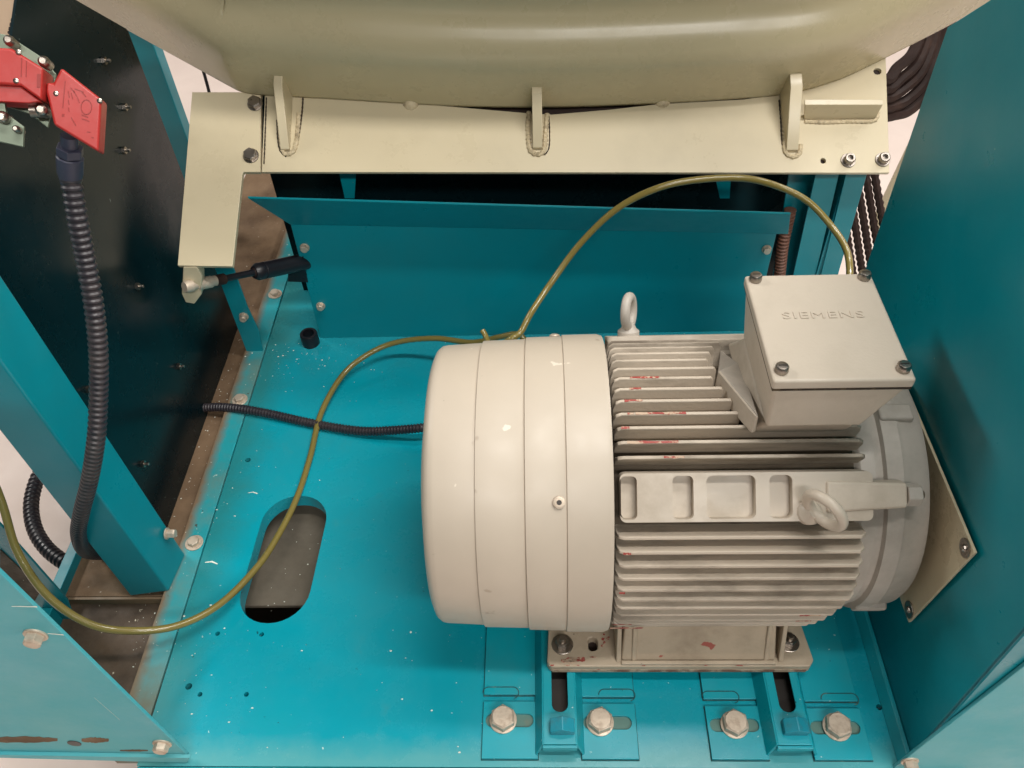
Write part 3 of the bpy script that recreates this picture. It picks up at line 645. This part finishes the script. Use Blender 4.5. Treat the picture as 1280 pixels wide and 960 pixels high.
# red primer smears
def smear(pts, mt='red_mark'):
    return add('primer_smear', slab(pts, (0, 0, .0005)), mt, mo)
sml = [(714+R.gauss(0, 10), 826+R.gauss(0, 2.5), R.uniform(4, 15), R.uniform(1.5, 3.6)) for _ in range(20)]
sml += [(758+R.gauss(0, 3), 800+R.gauss(0, 5), R.uniform(1.5, 4), R.uniform(1.5, 4)) for _ in range(7)]
sml += [(R.uniform(800, 930), R.uniform(826, 835), R.uniform(4, 12), R.uniform(1.5, 3)) for _ in range(9)] + [(690, 832, 7, 3)]
for (px, py, w_, h_) in sml:
    c = P(px, py, 2, .0422); q = []
    for i in range(14):
        a_ = i*math.pi/7; rr = 1+R.uniform(-.45, .3); p = P(px+math.cos(a_)*w_/2*rr, py+math.sin(a_)*h_/2*rr, 2, .0422); p.y = max(p.y, yf+.0005); q.append(p)
    smear(q)
for dgr, xx, ll in ((87.2, .088, .030), (97.8, .080, .018), (103.1, .090, .050), (103.1, .082, .006), (152.4, .0745, .008), (119.0, .115, .020), (186, .262, .022), (192, .262, .016), (170, .072, .006), (92.5, .086, .012), (108.4, .075, .008), (113.7, .080, .05), (197, .070, .020)):
    q = []; n_ = 7
    for i in range(n_): q.append(polar(dgr+R.uniform(-.55, -.3), RF+.0002, xx+ll*i/(n_-1)))
    for i in range(n_-1, -1, -1): q.append(polar(dgr+R.uniform(.2, .6), RF+.0002, xx+ll*i/(n_-1)))
    add('primer_smear', slab(q, th(dgr)*.0003), 'red_mark', mo)
v = th(212); 
bm = bmesh.new()
x0_, x1_ = .068, .104
q = [polar(201.6, .1665, x0_), polar(201.8, .1665, x1_), polar(204.3, .1668, x1_-.002), polar(204.6, .1668, x0_)]
add('primer_smear', slab(q, th(203)*.0008), 'red_mark', mo)
# ================================================================== slotted mounting rails and base plates
def rail(idx, lbl, px_sl, px_sr):
    x0, x1 = P(px_sl[0], 941, 2, .014).x, P(px_sl[1], 941, 2, .014).x
    xc = (x0+x1)/2; ya = .3355; yb_ = .74
    ra = empty('mounting_rail', (xc, ya, 0), lbl, 'rail', 'slotted rails under the motor feet')
    hw = .0225; ztop = .0265
    sl = rrect(xc+.001, .425, .0185, .098, .0092, 8)
    add('rail_top', slab(z3([(xc-hw+.004, ya+.004), (xc+hw-.004, ya+.004), (xc+hw-.004, yb_), (xc-hw+.004, yb_)], ztop), (0, 0, -.003), [z3(sl, ztop)]), 'teal', ra, bevel=.0012, seg=3)
    for s in (-1, 1):
        xo, xi = xc+s*(hw+.006), xc+s*(hw-.0038)
        add('rail_side', hexa([(xo, ya, .0035), (xo-s*.003, ya, .0035), (xo-s*.003, yb_, .0035), (xo, yb_, .0035), (xi+s*.001, ya+.004, ztop-.0004), (xi-s*.002, ya+.004, ztop-.0012), (xi-s*.002, yb_, ztop-.0012), (xi+s*.001, yb_, ztop-.0004)]), 'teal', ra, bevel=.0012)
    add('rail_bottom', box(xc-hw, xc+hw, ya+.01, yb_, .0005, .0022), 'darksteel', ra)
    # painted tension bolt lying along the rail end
    c = Vector((xc+.002, ya+.022, ztop+.001)); 
    nb = add('tension_bolt', disc(Vector((xc+.003, ya+.0300, ztop+.0030)), (0, -1, -.08), .0160, .016, 6, rot=.52), 'bluebolt', ra, bevel=.0012)
    add('end_tab', box(xc-hw+.003, xc+hw-.003, ya, ya+.0035, .018, ztop-.0005), 'teal', ra, bevel=.0008)
    # base plates either side
    for s in (-1, 1):
        xi, xo = xc+s*(hw+.0025), xc+s*(hw+.0025+.064)
        c0 = P(*px_sr[0 if s < 0 else 1], 2, .005)
        lo_, hi_ = min(xi, xo), max(xi, xo)
        ytop = c0.y+.022; sx = .085*0+.058
        scx = c0.x+(.006 if s > 0 else .002)
        scx = min(max(scx, lo_+.033), hi_-.033)
        sl2 = rrect(scx, c0.y, .056, .0155, .0077, 8)
        bp_ = add('slotted_plate', slab(z3([(lo_, ya-.004), (hi_, ya-.004), (hi_, ytop), (lo_, ytop)], .0045), (0, 0, -.004), [z3(sl2, .0045)]), 'teal', ra, bevel=.0004)
        add('slot_floor', box(scx-.0295, scx+.0295, c0.y-.009, c0.y+.009, .0010, .0013), 'slotfloor', bp_)
        add('upper_plate', box(lo_, hi_, ytop+.0085, .60, .0012, .0045), 'teal', ra, bevel=.0006)
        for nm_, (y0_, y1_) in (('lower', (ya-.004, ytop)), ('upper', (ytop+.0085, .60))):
            add('edge_line', box(lo_-.0009, hi_+.0009, y0_-.0009, y1_+.0009, .0003, .0008), 'darkteal', ra)  # thin dark teal skirt drawing a line round each plate
        cx_ = xo-s*.020; oc, ic = rrect(cx_, ytop+.0105, .044, .0150, .0075, 8), rrect(cx_, ytop+.0105, .0418, .0128, .0064, 8)
        add('slot_outline', slab(z3(oc, .0049), (0, 0, -.0003), [z3(ic, .0049)]), 'darkteal', ra)
        bolt(ra, Vector((c0.x, c0.y, .0047)), (0, 0, 1), .0148, .0105, .0160, rot=.55 if s < 0 else .35, name='clamp_bolt')
    return ra
rail(0, 'left slotted teal rail with two big hex bolts, under the fan end of the motor', (677, 723), ((629, 900), (750, 903)))
rail(1, 'right slotted teal rail with two big hex bolts, under the shaft end of the motor', (966, 1018), ((918, 906), (1046, 909)))
# ================================================================== hoses and conduits
def hose(name, pts, r, mt, label, cat='hose'):
    o = add(name, tube(spline(pts, 14), r, 12), mt); return tag(o, label, cat)
pts = [P(-40, 530, 2, .30), P(0, 622, 2, .23), P(22, 690, 2, .18), P(60, 745, 2, .135), P(112, 780, 2, .095), P(165, 788.5, 2, .066), P(222, 782, 2, .045), P(275, 755, 2, .030), P(322, 708, 2, .016), P(350, 665, 2, .0095), P(372, 620, 2, .0065),
       P(388, 570, 2, .007), P(402, 515, 2, .012), P(430, 467, 2, .022), P(465, 440, 2, .035), P(500, 427, 2, .045), P(545, 423, 2, .060), P(590, 428, 2, .07), P(625, 421, 2, .09), P(648, 418, 2, .10), P(660, 432, 2, .09)]
hose('clear_hose', pts, .0046, 'hose', 'olive yellow hose looping from the left edge across the teal floor to the motor')
pts = [P(628, 430, 1, .83), P(640, 423, 1, .83), P(651, 415, 1, .84), P(664, 391, 1, .86), P(690, 352, 1, .90), P(725, 305, 1, .93), P(770, 262, 1, .945), P(820, 236, 1, .95), P(870, 225, 1, .955), P(930, 223, 1, .96), P(975, 234, 1, .96), P(1010, 252, 1, .95),
       P(1037, 280, 1, .93), P(1056, 308, 1, .90), P(1062, 335, 1, .87), P(1060, 380, 1, .83)]
hose('clear_hose', pts, .0046, 'hose', 'olive yellow hose arching over the back panel from motor to terminal box')
pts = [P(603, 413, 1, .86), P(608, 422, 1, .85), P(614, 440, 1, .82)]
hose('hose_end', pts, .0040, 'hose', 'short cut hose end sticking up behind the fan cowl')
pts = [P(540, 532, 2, .03), P(525, 535, 2, .03), P(490, 538, 2, .02), P(455, 539, 2, .012), P(415, 534, 2, .0085), P(375, 526, 2, .0085), P(335, 517, 2, .009), P(300, 511, 2, .008), P(268, 509, 2, .0), P(240, 512, 2, -.008), P(225, 520, 2, -.012)]
o = add('ribbed_conduit', ribbed(pts, .0072, .0052, .16, 12), 'conduit'); tag(o, 'thin black ribbed conduit lying on the teal floor left of the motor', 'conduit')
# large conduit from the switch
pts = [P(87, 214, 1, .60), P(90, 232, 1, .595), P(97, 275, 1, .585), P(107, 325, 1, .575), P(117, 380, 1, .56), P(123, 440, 1, .545), P(123, 500, 1, .53), P(120, 550, 1, .515), P(112, 600, 1, .51), P(102, 640, 1, .51), P(98, 668, 1, .525), P(106, 688, 1, .56), P(124, 692, 1, .60), P(145, 690, 1, .63)]
o = add('ribbed_conduit', ribbed(pts, .0088, .0064, .15, 16), 'conduit'); tag(o, 'thick black ribbed conduit hanging from the red switch past the left post', 'conduit')
pts = [P(60, 575, 2, -.06), P(46, 600, 2, -.06), P(39, 630, 2, -.06), P(43, 660, 2, -.06), P(58, 685, 2, -.06), P(82, 704, 2, -.06), P(110, 720, 2, -.06)]
o = add('ribbed_conduit', ribbed(pts, .0115, .0085, .16, 14), 'conduit'); tag(o, 'curved piece of ribbed conduit against the pale floor left of the post', 'conduit')
o = add('thin_cable', tube(spline([P(250, 75, 1, 1.6), P(256, 95, 1, 1.6), P(262, 118, 1, 1.6), P(268, 150, 1, 1.6)], 6), .0035, 8), 'black'); tag(o, 'thin black cable crossing the pale gap beneath the drum at upper left', 'cable')
# ================================================================== red safety switches
def inplane(px, py, p0, n): return PN(px, py, p0, n)
sw_n = Vector((.30, -.75, .58)).normalized()
def switch(name, q_px, p0, depth, label, screws, marks):
    e = empty(name, p0, label, 'safety switch', 'red safety switches')
    q = [inplane(x, y, p0, sw_n) for x, y in q_px]
    body = add('switch_body', slab(q, -sw_n*depth), 'red', e, bevel=.0022, seg=3)
    for (px, py) in screws:
        add('screw', lathe(inplane(px, py, p0, sw_n)-sw_n*.0008, sw_n, [(0, .0021), (.0012, .0020), (.0016, .0011)], 12), 'steel', e)
    for mk in marks:
        add('moulded_mark', slab([inplane(x, y, p0, sw_n) for x, y in mk], sw_n*.0003), 'print', e)
    return e
p2_ = P(95, 130, 1, .60)
def bar(x, y, l, a_, w_=1.1):
    c_, s_ = math.cos(math.radians(a_)), math.sin(math.radians(a_)); dx, dy = c_*l/2, s_*l/2; ex, ey = -s_*w_/2, c_*w_/2
    return [(x-dx-ex, y-dy-ey), (x+dx-ex, y+dy-ey), (x+dx+ex, y+dy+ey), (x-dx+ex, y-dy+ey)]
marks = [bar(80, 118, 34, 95), bar(79, 144, 3, 0, 3), bar(86, 118, 8, 80), bar(86, 128, 6, 80), bar(86, 137, 5, 80), bar(91, 113, 9, 50), bar(90, 120, 8, 75), bar(94, 117, 9, 60),
         bar(99, 113, 12, 20), bar(98, 125, 7, 70), bar(105, 118, 8, 50), bar(92, 152, 12, 60), bar(106, 145, 9, 20), bar(107, 150, 10, 20), bar(111, 165, 4, 10), bar(116, 172, 3, 10)]
for i in range(14):
    a0 = i*360/14; marks.append(bar(108+6.5*math.cos(math.radians(a0)), 134+9*math.sin(math.radians(a0)), 4.0, a0+90, 1.0))
sA = switch('safety_switch', [(76, 84), (127, 124), (123, 190), (67, 156), (61, 130), (57, 116), (58, 102), (66, 104)], p2_, .024, 'red safety switch body with moulded marks above the thick black conduit', [(124.5, 126), (70, 117)], marks)
p1_ = P(25, 95, 1, .595)
marks = [bar(48.5, 101, 17, 92, 4.5), bar(27, 84, 24, 92, 1.2), bar(33, 86, 20, 92, 1.2)]
sB = switch('safety_switch', [(-25, 58), (14, 60), (54, 85), (52, 126), (26, 107), (-25, 104)], p1_, .032, 'red safety switch actuator block at the left picture edge', [(23, 65), (20, 101)], marks)
q = [inplane(*s, p1_-sw_n*.004, sw_n) for s in ((-25, 104.5), (26, 107.5), (52, 126.5), (36, 129), (-25, 126))]
add('lower_block', slab(q, -sw_n*.026), 'red', sB, bevel=.0015)
# bracket and bolts behind the switches
sb = empty('switch_bracket', p1_, 'grey metal mounting bracket with bolts behind the red switches', 'bracket')
q = [inplane(*s, p1_-sw_n*.033, sw_n) for s in ((-25, 36), (10, 44), (50, 70), (70, 92), (60, 160), (36, 142), (5, 132), (-25, 128))]
add('plate', slab(q, -sw_n*.003), 'green', sb, bevel=.0006)
q = [inplane(*s, p1_-sw_n*.010, sw_n) for s in ((-25, 118), (5, 122), (8, 142), (30, 158), (29, 184), (-25, 172))]
add('lower_tab', slab(q, -sw_n*.004), 'green', sb, bevel=.0006)
for (px, py, r_, dd) in ((13, 52, .0042, .020), (56, 78, .0044, .012), (53, 138, .0048, .014), (4, 147, .0048, .006), (22, 162, .0028, .006)):
    c = inplane(px, py, p1_-sw_n*dd, sw_n)
    add('bracket_bolt', lathe(c, sw_n, [(-.012, r_*.9), (0, r_*.95), (.002, r_), (.005, r_*.9), (.007, r_*.5)], 14), 'steel', sb)
c = inplane(38, 138, p1_-sw_n*.02, sw_n); c2 = inplane(56, 138, p1_-sw_n*.02, sw_n)
add('spacer_pin', lathe(c, (c2-c), [(0, .0055), ((c2-c).length, .0055)], 14), 'steel', sb)
# cable gland
g0 = P(87, 178, 1, .602); g1 = P(88, 222, 1, .598); d = (g1-g0).normalized()
cg = empty('cable_gland', g0, 'dark blue grey plastic cable gland screwed under the red switch', 'cable gland')
add('gland_neck', lathe(g0-d*.006, d, [(0, .0068), (.012, .0068)], 20), 'gland', cg)
add('gland_nut', disc(g0+d*.004, d, .0108, .008, 6, rot=.3), 'gland', cg, bevel=.001)
add('gland_body', lathe(g0+d*.0125, d, [(0, .0096), (.001, .0106), (.016, .0102), (.020, .0090), (.026, .0078)], 12), 'gland', cg)
# ================================================================== belts, leg, hose at the right rear
lw = [((1080, 330), (1075, 225)),]
starts = [(1113, 335, 1094, 222), (1101, 335, 1083, 222), (1089, 335, 1071, 222), (1077, 335, 1060, 222), (1065, 335, 1048, 222)]
tops = [(145, 0), (134, 7), (122, 15), (111, 23), (99, 32)]
words = ['outermost cogged drive belt at the far right behind the beam', 'second cogged drive belt from the right edge of the set', 'middle cogged drive belt of the five', 'fourth cogged drive belt counted from the right panel', 'innermost cogged drive belt, nearest the teal upright']
for i, ((xa_, ya_, xb_, yb2), (ty, off)) in enumerate(zip(starts, tops)):
    Yd = 1.16+.02*i*0
    dx = off*.95
    ctl = [P(xa_+14, 420, 1, 1.16), P(xa_, ya_, 1, 1.17), P((xa_+xb_)/2, 278, 1, 1.18), P(xb_, yb2, 1, 1.20), P(xb_-4, 180, 1, 1.24), P(1098-dx*.3, ty+6, 1, 1.30), P(1114-dx*.1, ty, 1, 1.32), P(1135-dx*.45, ty-6-off*.25, 1, 1.34), P(1158-dx*.6, ty-28-off*.1, 1, 1.36), P(1176-dx*.8, ty-62, 1, 1.38), P(1186-dx, ty-100, 1, 1.4), P(1190-dx, ty-150, 1, 1.42)]
    path = resample(spline(ctl, 14), .0032)
    o = add('drive_belt', tube(path, lambda k: .0092 if path[k].y > 1.29 else (.0070 if k % 4 < 2 else .0058), 8), 'belt'); tag(o, words[i], 'drive belt', 'cogged drive belts')
    
pa, pb = P(1098, 276, 1, 1.35), P(1146, 176, 1, 1.35)
o = add('cream_leg', tube([pa+(pa-pb)*.1, pb+(pb-pa)*.6], .012, 20), 'cream'); tag(o, 'thin cream tube leg standing beyond the drive belts', 'leg tube')
pts = [P(990, 262, 1, 1.08), P(984, 285, 1, 1.07), P(979, 310, 1, 1.065), P(975, 345, 1, 1.06)]
o = add('brown_hose', ribbed([P(988, 262, 1, 1.075), P(983, 285, 1, 1.072), P(978, 310, 1, 1.068), P(974, 350, 1, 1.066)], .0095, .0062, .2, 14), 'brownhose'); tag(o, 'brown ribbed hose behind the right end of the back panel', 'hose')
# far upper left: pale board and toothed belt edge
q = [P(-30, -30, 1, 1.0), P(26, -30, 1, 1.0), P(24, 0, 1, 1.0), P(12, 60, 1, 1.0), P(-30, 60, 1, 1.0)]
o = add('pale_board', slab([p for p in q], (0, .01, 0)), 'wall'); tag(o, 'pale board seen behind the red switches in the upper left corner', 'board')
path = resample([P(25, -12, 1, .995), P(21, 20, 1, .995), P(15, 42, 1, .995)], .0016)
o = add('toothed_belt', tube(path, lambda k: .0052 if (k//2) % 2 else .0036, 8), 'black'); tag(o, 'black toothed belt edge beside the pale board at the upper left', 'toothed belt')
def streak(pts, w_, mt, parent, z=.0003, name='scratch'):
    q = [Vector((*fl(x, y, z), z)) for x, y in pts]; bm = bmesh.new(); prev = None
    for i, p in enumerate(q):
        t = (q[min(i+1, len(q)-1)]-q[max(i-1, 0)]).normalized(); n_ = Vector((-t.y, t.x, 0)); ww = w_*(.25+math.sin(math.pi*(i+.3)/len(q)))*R.uniform(.6, 1.2)
        a_, b_2 = bm.verts.new(p+n_*ww), bm.verts.new(p-n_*ww)
        if prev: bm.faces.new((prev[0], prev[1], b_2, a_))
        prev = (a_, b_2)
    return add(name, bm, mt, parent)
streak([(256, 703), (265, 702), (272, 705)], .0010, 'chip', base)
streak([(310, 616), (316, 615), (322, 617)], .0008, 'chip', base)
for a_, b_2, mt in (((118, 872), (150, 900), 'chip'), ((15, 758), (47, 759), 'chip'), ((60, 792), (80, 794), 'chip')):
    pa_, pb_ = P(*a_, 1, yl-.0043), P(*b_2, 1, yl-.0043); add('scratch', slab([pa_, pb_, pb_+Vector((0, 0, .0016)), pa_+Vector((0, 0, .0007))], (0, -.0002, 0)), mt, fr)
# ================================================================== loose paint flecks on the floor and ledge
bm = bmesh.new()
def chip(x, y, z, s):
    n_ = R.randint(4, 6); a0 = R.random()*6; el = R.uniform(.4, 1)
    vs = [bm.verts.new((x+math.cos(a0+i*6.283/n_)*s*R.uniform(.6, 1.1), y+math.sin(a0+i*6.283/n_)*s*el*R.uniform(.6, 1.1), z+.0003)) for i in range(n_)]
    ap = bm.verts.new((x, y, z+.0010))
    for i in range(n_): bm.faces.new((vs[i], vs[(i+1) % n_], ap))
def inslot(x, y): return abs(x+.36) < .052 and abs(y-.6) < .106
for (px, py, sp_, cnt) in ((365, 400, 24, 110), (400, 450, 35, 50), (350, 440, 30, 50), (250, 640, 30, 14), (300, 600, 60, 24), (230, 800, 30, 22), (290, 850, 60, 22), (450, 800, 110, 12), (450, 920, 110, 24), (640, 940, 200, 26), (1000, 940, 80, 16), (520, 880, 60, 5), (1060, 850, 20, 8)):
    for k in range(cnt):
        x, y = fl(R.gauss(px, sp_), R.gauss(py, sp_*.7), 0)
        if cnt < 30 and R.random() < .1: pass
        if inslot(x, y) or x < -.51 or x > .385 or y < .326 or y > 1.02: continue
        if y < .5 and x > -.10: continue
        chip(x, y, .0012 if x < -.4775 else 0, R.choice((.0005, .0007, .0008, .001, .0013, .0019)))
for k in range(90):
    x = R.uniform(-.545, -.515); y = R.uniform(.38, 1.1)
    chip(x, y, -.026 if y < .545 else (-.012 if y < .62 else -.02), R.choice((.0005, .0008, .0014)))
for k in range(16): chip(R.uniform(-.39, -.33), R.uniform(.53, .68), -.054, R.choice((.0006, .0009, .0013)))
o = add('paint_flecks', bm, 'chip'); tag(o, 'small pale paint chips scattered over the teal floor', 'debris'); o['kind'] = 'stuff'
